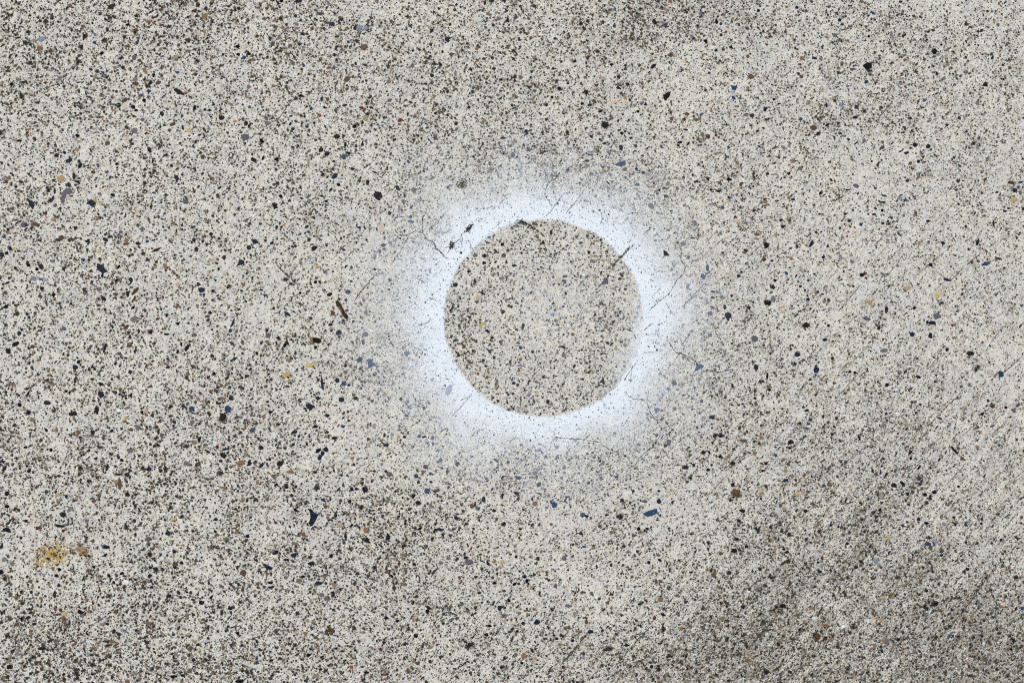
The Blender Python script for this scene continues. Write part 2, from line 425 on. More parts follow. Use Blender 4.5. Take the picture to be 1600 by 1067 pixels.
# ------------------------------------------------------------------ stones set in the concrete
CC = {'K': (11, 14, 22), 'D': (30, 28, 27), 'B': (44, 72, 104), 'S': (24, 36, 52), 'L': (138, 155, 176), 'N': (96, 76, 58), 'O': (138, 104, 68), 'Y': (198, 172, 116),
      'R': (92, 56, 46), 'G': (112, 112, 114), 'P': (104, 102, 112), 'T': (206, 184, 156), 'W': (216, 219, 220)}
STONES = {
 (0, 0): "692 44 36 28 0 K;432 40 28 22 0 O;797 155 28 16 15 K;850 190 22 28 90 R;930 136 42 18 10 O;590 266 24 22 0 B;636 335 24 20 0 K;838 362 34 26 90 P;872 380 24 20 0 N;252 305 34 30 0 O;260 245 42 30 20 L;1118 574 68 24 -30 K;938 522 38 18 65 K;987 519 36 20 15 N;850 524 28 24 0 N;960 473 28 18 70 K;832 670 30 24 -20 K;852 690 24 16 10 K;902 628 26 20 0 K;1012 712 32 22 -70 K;1216 678 24 20 90 K;1308 690 22 16 0 K;1384 737 32 28 0 K;1078 777 38 22 20 N;1176 816 30 24 0 Y;840 817 38 34 0 G;484 848 30 22 -10 K;935 938 38 22 -60 K;404 955 26 22 0 S;352 973 28 24 0 K;276 922 28 22 0 Y;430 1003 44 22 20 S;500 1035 36 22 60 K;730 1025 22 20 0 K;1530 858 48 36 0 P;1486 292 26 22 0 K;1490 342 26 24 0 K;1524 362 28 22 0 B;1555 338 28 20 -20 K;644 455 22 18 0 B;72 528 24 22 0 K;120 880 40 14 0 K;1585 1000 36 22 -30 K;1000 265 26 22 90 P;1160 582 26 18 0 O;890 748 24 22 0 P;670 895 30 24 0 N;1110 452 30 14 0 B;490 516 34 11 10 S;234 533 20 20 0 B;930 570 26 20 0 B",
 (400, 0): "160 8 28 22 0 K;265 6 40 26 0 K;473 152 34 24 10 S;426 180 20 20 60 B;645 175 34 30 0 L;686 180 24 26 0 L;1196 243 34 24 30 S;676 297 44 34 30 N;565 495 34 26 60 N;577 267 22 14 0 B;538 312 22 18 0 P;298 412 20 18 0 B;285 435 20 18 0 R;1155 405 22 18 0 S;1102 475 24 22 0 S;276 600 28 20 0 K;343 680 26 20 -60 B;364 770 20 22 60 S;318 793 22 20 0 B;214 775 24 16 70 S;395 720 30 20 -30 O;660 675 34 18 -10 R;902 752 32 24 0 R;616 790 30 22 20 K;506 855 34 26 0 D;36 882 32 20 -50 K;405 938 28 26 0 D;442 962 28 26 -30 K;126 998 28 22 -20 K;46 988 32 16 65 S;558 906 34 18 80 S;578 957 28 18 -30 S;835 628 32 20 20 P;8 228 22 22 0 R;1530 500 26 14 20 S;604 1055 32 16 -10 S;1380 305 24 24 0 O;845 135 24 26 0 P;1385 125 50 30 0 W;1490 430 26 18 20 D;428 672 24 16 -60 D;842 962 24 18 60 N;1120 850 30 22 0 G;1240 300 24 22 0 W",
 (800, 0): "1278 140 22 24 0 K;1306 150 20 20 0 B;1368 296 24 20 0 S;1208 256 26 18 0 K;1274 318 20 18 0 S;704 243 26 24 0 P;392 385 24 18 20 S;622 405 26 18 0 K;295 555 24 26 0 D;350 522 22 12 0 S;555 695 34 16 25 S;494 852 26 16 -20 S;580 897 28 16 20 K;88 820 22 22 0 S;72 908 20 20 0 S;468 1007 36 16 10 S;580 780 40 34 0 D;663 757 24 14 60 S;686 832 24 18 0 K;665 552 34 14 -10 S;722 528 24 22 0 D;1170 745 20 20 0 O;1093 712 34 18 -10 N;1345 783 32 10 0 S;1582 685 20 26 0 S;1050 890 34 16 20 S;1100 900 28 14 60 S;1085 812 38 12 -10 S;1494 480 38 26 -20 N;1385 612 32 16 -40 B;1552 520 22 20 0 P;440 648 24 18 0 K;250 608 22 20 0 K;812 640 38 16 15 L;570 490 40 20 -20 T;1185 715 30 12 30 B;787 698 22 18 0 D;425 735 22 18 0 O;5 968 24 34 0 B;885 415 40 20 40 D;640 635 34 22 0 T;1540 68 22 20 0 S",
 (1200, 0): "1040 323 28 34 0 K;1358 530 30 26 0 K;212 366 28 26 0 O;290 365 36 16 -15 S;448 126 26 22 0 S;612 512 22 24 -50 B;808 522 24 20 0 L;366 660 16 30 0 S;204 745 26 20 20 B;285 800 36 32 0 N;918 907 32 28 0 S;866 956 40 16 10 S;830 945 40 10 30 S;550 895 36 10 40 S;715 890 24 22 0 P;440 766 40 8 5 K;545 735 32 20 0 D;416 222 28 24 -40 P;630 230 20 18 0 K;870 893 28 20 0 G;600 880 28 20 -30 P;180 48 22 20 0 S;655 82 34 16 -30 B;70 650 30 10 10 S;892 926 22 16 0 R;370 783 28 18 20 S;68 985 24 22 0 N;200 1053 30 22 0 G;940 1010 22 20 0 S;828 12 24 16 10 S;1000 915 28 24 0 S;640 465 22 24 0 N;735 500 22 16 0 Y;1240 450 26 22 0 G;715 920 26 22 0 N;98 922 22 30 60 G;1118 782 22 18 0 S;38 622 22 18 0 K",
 (0, 267): "462 32 20 40 0 D;484 68 30 18 0 S;582 10 28 20 0 N;286 265 30 22 60 R;380 48 40 34 0 Y;1160 193 38 28 0 P;220 333 36 24 0 N;150 337 44 28 0 P;160 338 24 22 0 S;26 412 22 22 0 B;382 418 32 30 60 N;450 430 26 20 -40 R;790 437 26 36 0 O;862 455 34 20 -10 K;545 440 32 18 10 S;920 440 26 20 0 B;958 434 28 12 10 S;658 430 34 20 -30 S;1508 571 36 32 0 S;1592 442 30 30 0 S;1320 395 28 20 0 D;12 525 26 34 0 S;42 515 26 24 30 D;258 600 26 34 30 D;230 615 24 22 0 K;178 590 24 22 0 K;520 555 36 18 0 B;210 672 34 28 0 L;286 680 32 20 10 L;262 735 28 24 0 K;335 775 30 22 30 K;48 700 36 14 25 K;740 600 36 18 50 K;818 680 32 22 -70 S;730 682 34 16 40 D;798 768 20 36 0 K;648 800 22 32 60 K;848 752 58 16 50 N;1260 745 38 30 10 S;1112 710 28 28 0 T;1398 735 26 22 0 T;940 1005 24 28 0 K;1104 850 22 22 0 O;984 925 22 20 0 R;1040 1022 44 14 5 S;1440 1000 30 22 60 B;1555 480 26 26 0 D;620 740 34 24 0 G;36 850 30 22 0 K;65 485 20 28 0 S;85 487 20 20 0 Y;620 502 24 28 0 T;330 305 26 26 0 Y;705 150 22 30 70 S;640 655 18 30 0 S;1110 955 30 18 -30 K;1455 948 14 50 -20 D;120 1015 26 26 0 S;400 985 28 24 0 P;830 857 28 18 30 K;650 250 24 22 0 L;1215 130 26 16 60 N;625 195 26 18 -20 Y;345 212 22 18 0 P;1300 645 24 22 0 T;1524 712 18 24 0 O;858 248 30 22 -50 T",
 (400, 267): "515 86 28 22 0 K;155 158 22 26 60 K;438 190 24 18 0 K;412 157 28 14 0 K;322 165 24 20 -40 P;988 120 28 36 0 P;972 226 32 16 50 S;835 264 24 26 0 S;968 317 38 20 -10 B;1084 292 18 18 0 B;645 355 26 14 0 K;782 355 38 40 0 T;364 483 32 26 20 K;100 450 18 28 -60 S;28 330 26 18 0 B;175 332 26 18 0 Y;318 350 32 16 35 S;462 772 32 22 30 K;574 757 36 28 10 B;563 808 22 22 0 B;480 888 26 28 0 R;484 855 22 18 -40 P;196 894 44 18 -30 S;342 920 24 22 0 R;516 1012 38 28 30 S;466 962 28 20 0 S;75 1028 32 28 0 P;280 832 40 12 -25 D;384 600 30 22 0 Y;340 775 32 26 0 T;745 540 20 28 0 G;866 508 20 20 0 S;774 502 22 26 0 R;372 695 24 20 0 K;595 690 22 16 10 K;685 885 26 22 0 G;1458 416 28 16 10 B;1450 450 30 14 -10 B;1540 460 22 24 0 K;1428 532 28 24 0 D;1370 528 30 28 0 P;1426 575 26 20 0 D;1548 530 28 26 40 N;1245 712 30 26 0 S;1328 630 20 18 0 S;1498 508 24 18 0 N;1385 790 26 28 0 T;1382 816 30 18 0 G;1214 872 18 18 0 S;1442 998 20 18 0 S;1220 1035 18 22 0 R;1250 1058 36 16 0 B;1410 960 50 20 30 Y;1595 850 20 18 0 K;110 858 20 16 60 S;276 764 18 18 0 K;30 745 30 12 0 K;565 595 24 16 30 S;684 1020 34 30 0 G;430 630 30 22 20 G",
 (800, 267): "428 450 22 18 0 B;480 508 22 20 0 K;14 592 34 16 0 K;330 688 16 20 0 B;68 970 18 42 -10 S;250 895 34 16 10 L;585 690 34 40 0 G;28 992 20 16 0 S;35 828 14 20 60 S;1356 55 36 18 0 K;1430 86 18 26 0 N;1295 75 22 18 40 N;780 115 14 20 0 O;1148 68 16 32 -60 S;1194 660 22 34 10 B;1222 605 18 44 0 B;1100 720 34 22 50 B;1102 540 20 28 0 B;1416 655 24 24 0 S;1254 755 28 16 0 S;1256 792 26 22 0 S;1590 823 26 32 0 K;1480 856 22 18 0 K;1576 553 26 24 0 R;1070 455 34 26 0 P;1238 890 30 26 0 P;1325 325 16 20 0 B;1530 397 32 18 0 N;1414 325 28 18 0 Y;1360 650 24 36 60 T;785 85 30 22 -20 S;1125 1000 26 22 0 P;1240 1025 26 24 0 P;1518 1050 40 36 0 P;320 848 24 16 30 B;65 735 18 20 0 B;655 294 16 14 0 B;960 160 28 22 0 D;1590 465 30 36 0 D;870 220 40 30 -40 P;1330 850 20 30 0 S;30 345 28 20 0 P;820 12 22 22 -40 S",
 (1200, 267): "130 168 26 24 0 O;328 142 18 22 0 K;80 308 24 20 50 S;508 312 26 18 0 K;580 335 20 26 0 B;716 328 20 22 40 S;715 197 44 12 0 S;672 236 24 14 -40 K;714 248 18 22 0 K;662 273 26 18 0 R;540 382 28 22 0 T;910 160 18 16 0 B;858 184 28 20 20 B;1000 314 28 16 5 K;1542 122 30 24 20 S;1520 74 44 18 -10 R;1578 72 36 10 10 S;1532 180 40 26 10 Y;1430 135 16 22 -60 S;1480 252 24 18 0 S;550 95 34 24 -20 P;90 350 20 20 0 K;300 385 14 22 60 D;345 540 26 18 0 S;588 650 32 22 10 K;606 642 20 32 -60 R;25 562 24 18 0 D;144 550 22 22 0 O;114 640 22 24 40 B;44 685 24 20 0 K;202 722 22 16 0 K;28 725 34 22 -20 S;8 825 24 30 0 K;250 803 22 22 0 S;635 825 38 22 -40 Y;872 732 34 26 0 Y;755 722 20 20 0 R;740 868 20 40 0 S;1058 780 34 36 0 Y;1016 588 26 24 0 S;1118 680 46 16 -15 S;1310 448 18 40 -20 S;1096 453 22 22 0 S;1024 950 48 22 0 S;996 946 18 26 0 S;1058 908 44 34 0 P;912 858 22 24 40 D;900 1020 30 26 0 S;660 765 46 14 45 P;616 922 46 22 -20 P;32 800 30 36 0 G;238 965 42 34 0 D;378 968 24 20 0 S;1152 965 18 18 0 R;1440 548 42 14 -15 S;1275 565 22 18 0 N;265 770 28 14 40 Y;485 355 34 18 10 T;355 1055 30 20 0 S;340 770 24 14 0 S;1410 330 16 34 0 S;95 848 22 20 0 Y;1014 1030 26 34 0 S;500 120 34 10 5 D;395 58 26 14 -40 D",
 (0, 534): "100 14 44 26 30 K;52 58 30 36 20 K;470 160 32 28 10 S;492 125 24 26 0 K;198 158 20 18 0 B;575 157 24 16 0 S;605 428 24 52 0 K;455 450 54 28 0 D;632 328 30 44 40 S;178 440 28 30 0 K;412 308 22 18 0 K;434 317 18 16 0 K;632 265 34 20 -15 D;330 266 22 24 0 O;460 302 36 20 25 N;124 395 26 22 30 K;175 325 44 14 60 S;572 125 1 1 0 K;722 135 20 22 0 K;942 278 26 22 0 N;774 318 26 14 0 S;818 332 26 18 40 D;1424 420 36 42 0 B;1200 418 34 30 -40 B;1380 430 20 18 0 P;1390 470 40 42 0 D;1065 405 32 18 40 D;886 440 18 22 0 K;912 436 28 26 0 T;862 537 32 32 0 G;698 556 18 28 -60 S;1245 607 36 18 50 S;1098 632 26 14 20 K;1398 710 38 30 -10 D;1410 670 46 16 5 S;1358 655 24 20 0 R;1334 702 18 18 0 S;1240 762 30 26 10 N;1228 738 28 10 20 K;1504 758 46 34 20 O;1558 755 20 36 -10 K;1528 540 30 16 40 O;1570 638 18 16 0 K;930 794 30 26 0 S;762 740 28 20 -20 S;670 785 18 42 -15 S;738 828 42 16 -5 S;793 828 30 24 -20 S;160 658 26 18 0 K;318 676 22 22 0 K;22 748 22 22 60 S;28 790 38 20 60 S;182 805 22 30 -60 S;168 777 18 18 0 K;42 948 28 30 0 K;46 1028 30 22 0 K;290 552 26 18 -40 D;296 380 40 26 0 D;1050 160 36 14 10 S;1460 110 50 16 30 S;1166 40 44 20 55 K;1132 15 14 34 0 K;1338 200 24 24 0 D;1210 215 24 18 0 Y;1360 382 26 16 -40 D;1030 958 34 20 40 N;1455 995 28 20 0 N;360 955 34 20 0 Y;1404 915 14 40 60 O;810 800 22 18 0 R;832 468 22 24 0 W;795 412 34 18 20 P;1320 630 26 22 0 L;820 548 30 22 0 N;488 565 28 28 0 O;748 885 22 70 0 N;1445 352 30 30 0 D;580 565 24 30 0 D;1090 500 22 26 0 S;810 680 36 22 -20 P;240 345 10 30 0 D;655 35 14 60 -15 K;950 605 30 26 0 T;785 475 22 26 0 Y;415 965 22 26 0 S;1350 305 30 22 -40 R",
 (400, 534): "5 70 18 18 0 K;180 22 30 20 60 K;372 36 22 18 60 K;345 5 26 22 0 O;386 2 40 14 0 K;508 242 28 28 0 S;550 260 28 28 0 B;582 270 24 20 0 S;534 362 32 28 0 S;447 460 26 24 0 S;330 148 48 24 0 Y;188 205 52 30 30 Y;140 514 28 14 0 K;240 565 36 22 20 S;372 528 30 22 0 S;575 438 20 16 30 R;548 444 20 16 30 R;580 492 24 18 0 S;490 600 40 18 10 D;388 680 38 20 30 K;416 696 24 28 0 S;398 722 26 34 -30 S;436 672 28 30 50 D;34 772 40 18 45 S;150 760 40 30 20 D;212 812 44 20 0 O;192 910 32 16 0 K;125 893 18 26 -60 S;803 582 18 28 0 S;824 592 20 18 0 O;850 580 26 20 0 L;890 592 22 26 0 T;702 607 20 20 0 R;668 858 18 22 0 R;370 815 26 20 0 D;598 920 28 22 -20 S;628 918 26 22 0 S;680 922 32 34 0 D;660 598 1 1 0 K;1060 780 30 26 0 D;1002 838 26 26 20 S;1016 876 22 20 0 S;1094 876 20 24 60 S;1090 822 22 22 0 S;832 826 34 26 0 G;1068 932 34 36 0 B;1118 932 24 22 0 N;984 962 32 20 55 D;1014 1006 36 28 -20 D;960 1046 36 16 30 R;1422 985 26 36 0 D;1350 1025 28 30 0 N;1488 1055 28 20 0 S;1540 958 18 26 -50 K;1018 590 22 26 40 B;1105 600 22 26 0 B;1134 680 32 14 15 B;1070 632 22 16 0 B;1155 735 20 26 0 S;1256 770 16 24 60 S;1500 740 40 18 -40 S;1576 752 20 22 0 S;625 352 30 22 0 D;705 358 22 18 0 G;918 200 26 16 20 R;530 210 26 14 30 O;590 585 44 20 0 W;248 1050 18 34 50 K;345 1055 34 18 -30 K;420 990 14 30 60 S;1246 22 16 18 0 O;1480 348 20 18 0 N;1388 198 22 22 0 O;1575 328 20 16 0 B;1205 300 70 34 65 B;1002 80 18 26 0 D;1100 235 24 22 0 D;940 70 34 30 0 B;555 790 28 14 20 Y;785 765 20 20 60 G;545 530 26 18 20 B;680 248 26 22 0 G;655 290 22 18 0 R;90 440 26 20 0 K;30 660 32 24 0 D;435 1030 24 26 0 N",
 (800, 534): "55 38 26 22 0 B;10 258 24 18 0 S;565 248 22 30 60 S;975 292 26 24 0 B;1015 260 34 24 0 B;905 425 34 26 0 B;905 582 24 26 0 B;980 625 30 30 0 P;1186 370 24 20 0 S;1304 586 28 24 0 S;1242 472 26 22 0 S;1408 52 22 18 0 N;1525 160 26 38 0 S;1518 305 20 30 0 R;1596 215 14 40 0 K;1080 785 40 26 0 S;1136 770 24 26 0 S;1118 850 18 22 60 K;1226 800 24 20 0 K;1195 690 30 24 0 D;1234 692 16 26 30 S;1300 715 26 18 30 D;1588 760 20 18 0 K;1568 805 22 18 0 K;1520 352 24 18 -50 S;28 948 36 22 -30 S;264 1018 34 36 0 B;170 890 22 34 -50 S;166 945 26 12 0 S;918 996 28 30 20 S;916 932 20 18 0 S;758 932 24 18 0 D;688 988 26 22 0 S;828 996 36 20 -10 P;1400 945 54 44 0 N;1556 980 14 24 0 S;312 910 32 16 -25 N;1440 1055 34 24 -20 D;308 848 22 18 0 P;480 880 26 22 0 S;40 850 30 22 0 B;395 615 24 22 30 B;270 605 36 20 30 B;170 675 30 22 40 B;280 720 40 16 50 S;695 605 18 20 0 B;640 570 22 18 0 B;515 720 22 20 0 B;790 640 24 20 0 B;1380 760 30 24 0 D;1560 760 22 16 0 N;1515 622 20 18 0 K;35 270 22 20 0 N;600 955 34 14 -60 P",
 (1200, 534): "184 78 34 30 0 S;222 114 26 18 10 R;88 106 24 20 0 P;300 175 34 34 0 S;510 187 22 20 0 S;544 193 26 20 0 S;620 168 14 14 0 K;170 138 20 22 0 S;315 128 14 20 0 B;745 270 26 24 0 S;940 220 34 16 -10 K;860 186 18 14 0 S;725 55 42 24 10 P;1265 72 38 26 0 K;1456 200 30 40 20 B;1405 402 28 26 0 R;1072 478 40 12 -20 S;1066 425 28 14 10 P;262 312 22 20 0 Y;240 428 34 16 5 K;198 510 28 14 -10 S;240 540 34 14 -10 B;150 540 26 24 0 W;744 492 20 16 0 N;740 448 18 14 0 S;570 600 14 36 20 K;142 626 36 30 0 D;135 663 20 18 0 K;226 862 22 22 0 Y;182 948 30 26 30 Y;110 866 34 22 10 S;402 580 18 16 0 S;1165 678 60 14 -45 K;1190 665 18 26 0 N;890 690 30 18 40 D;945 785 14 40 -35 K;870 790 40 16 0 G;892 728 18 18 0 K;840 885 42 18 -50 D;1190 903 24 18 0 K;982 955 26 24 0 D;1040 938 26 24 0 D;1016 962 18 16 0 K;872 950 24 18 0 S;1488 910 24 18 0 O;700 1050 20 24 0 K;1402 525 32 18 30 P;1488 410 22 20 0 D;1340 450 26 18 30 D;800 300 34 16 0 W;812 450 26 26 0 W;1355 575 24 18 0 T;1308 658 26 22 0 O;10 300 24 22 0 D;60 1050 30 34 0 W;1300 175 36 16 60 D;1445 645 20 16 0 B;1070 735 16 28 -40 S;785 895 34 24 -20 D;625 980 18 26 0 B;500 300 26 16 0 N;1120 48 22 28 0 D",
 (0, 800): "44 112 54 22 -20 K;165 54 18 20 0 K;80 42 26 18 0 R;372 358 24 24 0 K;352 396 26 22 0 K;586 342 18 24 60 K;1048 132 32 28 0 S;1350 46 30 22 0 S;1548 150 26 22 0 S;1090 245 32 20 -40 S;1096 345 20 22 0 S;935 396 24 22 0 S;655 268 38 14 35 S;668 218 38 20 5 K;940 345 32 18 -20 S;1345 118 22 12 -40 K;400 634 34 30 0 Y;502 622 40 22 -20 K;196 498 20 24 0 S;134 668 20 24 0 K;215 698 26 18 10 S;628 668 24 20 0 P;672 698 24 18 0 D;1258 565 30 28 0 K;1320 530 16 28 -50 S;1116 500 24 20 -40 S;1520 380 36 36 0 N;522 412 12 44 -20 K;680 395 24 20 20 D;760 380 28 18 40 D;776 398 24 16 0 R;545 760 22 14 -50 K;210 1 1 1 0 K;1210 920 22 24 0 S;1085 1025 44 16 0 K;1140 1020 26 20 0 S;755 900 12 26 30 S;1500 1055 50 24 10 K;1145 450 24 16 20 N;265 850 44 20 0 D;580 850 24 22 0 O;8 372 18 24 0 K;65 515 26 34 0 N;235 100 30 22 0 R;395 15 36 28 0 D;370 85 60 16 -10 D;1085 45 28 20 0 Y;1175 35 22 22 0 O;225 935 26 18 0 N;60 965 38 26 0 D;790 435 34 26 0 W;1135 315 22 24 0 D;1058 520 24 20 0 S;590 590 18 30 0 T;1440 600 30 20 0 D;1485 755 22 22 0 K;130 160 22 20 0 D",
 (400, 800): "124 250 28 26 0 S;235 268 32 26 15 S;190 295 38 14 5 S;90 440 30 20 0 D;96 468 34 12 -5 S;390 444 46 22 5 S;392 418 18 14 0 S;292 138 30 22 -10 O;684 110 26 34 0 O;600 80 22 18 0 S;124 64 28 16 -30 R;88 66 20 18 0 P;690 175 36 30 -20 D;782 210 14 28 40 S;1024 102 26 18 40 K;1150 108 36 20 -20 S;1250 40 26 12 0 S;924 35 18 22 0 O;765 288 24 20 0 R;520 238 30 22 0 R;296 402 24 16 0 K;978 568 22 20 0 S;1522 598 26 28 0 S;1578 548 20 26 0 K;810 660 22 20 0 S;885 678 30 16 20 S;736 568 26 18 0 L;410 516 30 24 0 G;480 500 26 14 0 S;330 890 26 22 0 K;405 980 20 18 0 S;1220 670 38 18 30 P;1330 310 52 34 0 P;1490 442 26 22 0 K;875 342 26 22 0 R;1110 370 44 12 45 D;1312 285 30 18 0 S;1360 102 16 18 0 S;850 400 28 16 -50 D;1070 615 28 20 0 D;345 320 44 22 0 D;1080 600 24 20 0 D;500 850 20 18 0 K;95 925 26 16 0 D;150 800 24 14 -20 K;800 812 26 18 -20 K;690 1000 36 18 0 D;315 1050 16 26 0 B;430 985 16 18 0 R;595 965 22 20 0 O;1000 770 24 28 0 D;60 735 16 20 0 P;1460 710 30 22 0 D;1440 765 28 22 0 K;1010 942 30 22 0 N;500 770 40 8 0 B;1312 75 30 12 20 S;1595 430 20 24 0 P;1450 320 18 34 30 D;1215 145 24 24 0 N;470 270 22 22 60 D;5 912 14 20 0 B",
 (800, 800): "78 402 26 22 0 S;92 430 20 26 0 K;14 450 24 22 40 K;155 686 36 28 0 S;70 692 24 18 0 S;32 742 20 14 0 K;262 768 20 14 0 K;280 788 20 20 0 S;792 103 26 24 0 K;845 104 24 18 -30 S;760 145 28 22 0 N;910 48 18 12 0 S;592 16 26 14 0 S;466 24 28 18 0 D;52 105 20 16 0 S;928 546 30 28 0 O;596 565 32 20 40 N;1342 588 18 18 0 S;1220 358 24 18 0 O;1310 258 26 18 0 N;1388 240 36 24 10 D;1525 100 22 18 -40 S;1470 926 36 20 0 O;490 745 34 22 10 S;440 790 36 16 40 N;872 965 22 22 0 S;1095 975 12 30 20 S;1436 1020 14 24 20 S;1260 395 32 24 -40 N;270 460 24 26 0 P;355 586 40 18 0 P;25 278 22 20 -40 S;450 215 30 14 -20 B;925 300 18 26 50 S;855 312 24 18 -20 K;985 362 14 30 10 S;325 285 28 32 0 G;945 640 34 18 -20 D;890 660 22 30 0 N;1060 725 22 26 0 O;95 640 18 24 0 O;530 340 12 30 0 D;600 855 60 22 10 D;378 800 24 20 0 S;805 708 14 18 0 S;1465 215 26 18 0 S;1120 375 26 14 0 S;1530 480 18 30 0 P;60 940 26 20 0 D;410 1060 24 12 0 K;915 268 26 20 0 P;465 685 22 30 0 N;715 830 30 18 0 S;75 895 28 30 0 O",
 (1200, 800): "992 68 32 20 0 K;1334 70 20 18 0 S;940 44 24 20 0 S;586 46 22 16 0 S;392 80 18 20 0 S;1236 78 22 20 0 B;1045 178 26 26 0 L;1000 200 36 24 0 B;1085 268 26 16 20 K;758 250 28 14 45 S;1456 172 22 20 0 S;1238 190 20 18 0 S;496 195 22 20 0 S;676 300 40 26 0 L;548 343 30 20 0 S;312 314 18 18 0 S;325 370 24 20 0 S;120 248 24 20 0 D;100 230 18 18 0 S;750 165 30 26 0 Y;340 285 14 30 20 R;1046 296 22 20 0 P;1246 356 28 22 0 S;90 586 40 24 10 D;768 518 28 34 0 Y;724 532 24 18 0 Y;308 782 34 52 -20 N;814 794 26 22 0 S;288 662 28 16 0 W;1464 336 26 24 0 N;265 188 18 14 0 K;440 92 14 18 0 K;1430 680 14 20 0 K;582 1014 22 14 0 B;1590 600 20 26 0 B;1535 800 18 30 0 S;65 825 28 18 -30 K;1585 835 18 22 0 R;712 868 16 24 40 S;990 492 24 16 0 D;660 680 26 26 0 T;1172 75 16 24 -40 S;602 120 18 16 0 D;1520 855 20 16 0 K;830 600 1 1 0 K;1150 610 18 18 0 S;640 330 14 18 0 S;165 30 18 22 0 N;1460 590 20 30 60 O;905 265 16 16 0 K;1090 240 24 18 0 N;1370 640 22 18 0 D;18 410 20 16 0 D;680 25 20 14 0 D",
}
POLYS = [
 (400, 800, 'S', [(335, -14), (352, -4), (388, 15), (378, 40), (355, 80), (340, 87), (330, 65), (342, 35)]),
 (400, 800, 'S', [(42, 318), (72, 328), (102, 345), (96, 360), (65, 356)]),
 (400, 800, 'S', [(558, 128), (567, 140), (568, 166), (560, 176), (550, 152)]),
 (400, 800, 'S', [(822, 128), (838, 148), (834, 174), (812, 172), (814, 146)]),
 (800, 800, 'B', [(818, 10), (845, -6), (902, -22), (908, 6), (880, 20), (850, 28)]),
 (800, 800, 'S', [(652, 22), (672, 12), (692, 18), (690, 42), (670, 46)]),
 (400, 534, 'B', [(698, 120), (714, 106), (730, 130), (750, 135), (730, 155), (704, 166)]),
 (400, 534, 'B', [(630, 108), (648, 92), (662, 128), (632, 128)]),
 (400, 534, 'S', [(332, 383), (362, 400), (346, 427), (320, 417), (310, 394)]),
 (400, 534, 'S', [(409, 203), (420, 255), (426, 302), (412, 292), (404, 250)]),
 (400, 534, 'S', [(783, 618), (805, 635), (834, 638), (820, 660), (798, 646)]),
 (400, 534, 'S', [(368, 345), (388, 340), (408, 352), (385, 367)]),
 (0, 267, 'S', [(172, 178), (202, 188), (217, 215), (205, 240), (184, 216)]),
 (0, 267, 'P', [(383, 192), (388, 140), (415, 108), (446, 120), (452, 142), (415, 147), (398, 192)]),
 (0, 267, 'S', [(538, 206), (570, 178), (597, 200), (580, 228), (560, 212)]),
 (0, 267, 'S', [(608, 578), (640, 590), (670, 630), (640, 640), (608, 616)]),
 (0, 267, 'K', [(943, 510), (965, 490), (1012, 476), (985, 502)]),
 (0, 267, 'S', [(1088, 22), (1108, 30), (1122, 52), (1104, 64), (1092, 48)]),
 (1200, 267, 'S', [(253, 474), (266, 448), (282, 428), (286, 456), (266, 476)]),
 (1200, 267, 'B', [(1333, 586), (1356, 570), (1393, 567), (1370, 591), (1340, 594)]),
 (1200, 0, 'K', [(593, 412), (620, 391), (648, 397), (647, 426), (615, 440)]),
 (1200, 0, 'L', [(444, 638), (462, 646), (470, 680), (455, 672)]),
 (800, 0, 'K', [(950, 622), (946, 600), (968, 580), (992, 573), (986, 600), (962, 630)]),
 (800, 0, 'B', [(642, 1032), (670, 1012), (705, 1006), (712, 1028), (680, 1042)]),
 (800, 0, 'S', [(668, 912), (682, 906), (694, 916), (690, 946), (672, 936)]),
 (800, 0, 'B', [(1368, 535), (1407, 540), (1397, 567), (1375, 561)]),
 (400, 267, 'K', [(733, 150), (748, 130), (780, 134), (791, 160), (770, 188), (750, 176)]),
 (400, 267, 'S', [(867, 96), (882, 91), (894, 98), (902, 126), (878, 120)]),
 (400, 267, 'S', [(470, 44), (488, 18), (512, 14), (506, 40), (486, 52)]),
 (400, 267, 'K', [(102, 206), (116, 200), (130, 206), (132, 230), (112, 242)]),
 (400, 267, 'K', [(688, 60), (700, 56), (710, 66), (702, 91), (689, 86)]),
 (400, 267, 'K', [(352, 1044), (380, 1042), (407, 1055), (402, 1074), (362, 1074)]),
 (800, 267, 'S', [(1258, 108), (1280, 120), (1308, 119), (1298, 137), (1280, 133)]),
 (800, 267, 'S', [(1330, 892), (1350, 882), (1372, 894), (1370, 914), (1350, 932), (1335, 918)]),
 (800, 534, 'B', [(1140, 186), (1150, 152), (1175, 137), (1200, 148), (1190, 166), (1165, 173)]),
]


def dome(rim, h, K):
    """rim sunk in the paste, a bevelled shoulder and a low crown"""
    rim = np.asarray(rim, float); c = rim.mean(0)
    r2 = c + (rim - c) * .80
    v = [(x, y, -.0002) for x, y in rim] + [(x, y, h * .85) for x, y in r2] + [(c[0], c[1], h)]
    f = []
    for i in range(K):
        j = (i + 1) % K
        f.append((i, j, K + j, K + i)); f.append((K + i, K + j, 2 * K))
    me = bpy.data.meshes.new('stone'); me.from_pydata(v, [], f); me.update()
    me.materials.append(M_stone)
    return me


PROTO = []
for i in range(14):
    K = random.choice([7, 8, 9])
    sharp = random.uniform(.08, .24)
    th = np.sort((np.arange(K) + rng.uniform(-.3, .3, K)) / K * 2 * math.pi)
    rr = .5 * (1 + rng.uniform(-sharp, sharp, K))
    PROTO.append(dome(np.stack([rr * np.cos(th), rr * np.sin(th)], 1), 1.0, K))    # unit size, scaled per stone


def stone_colour(code, px, py):
    c = alb(CC[code]) * rng.uniform(.75, 1.2) * (1 + rng.normal(0, .05, 3))
    m = float(np.clip(paint_cover(np.array([px]), np.array([py]))[0] * 1.02, 0, .96))
    c = c * (1 - m) + PAINT * m
    return (*[float(q) for q in np.clip(c, .003, .8)], 1.0)


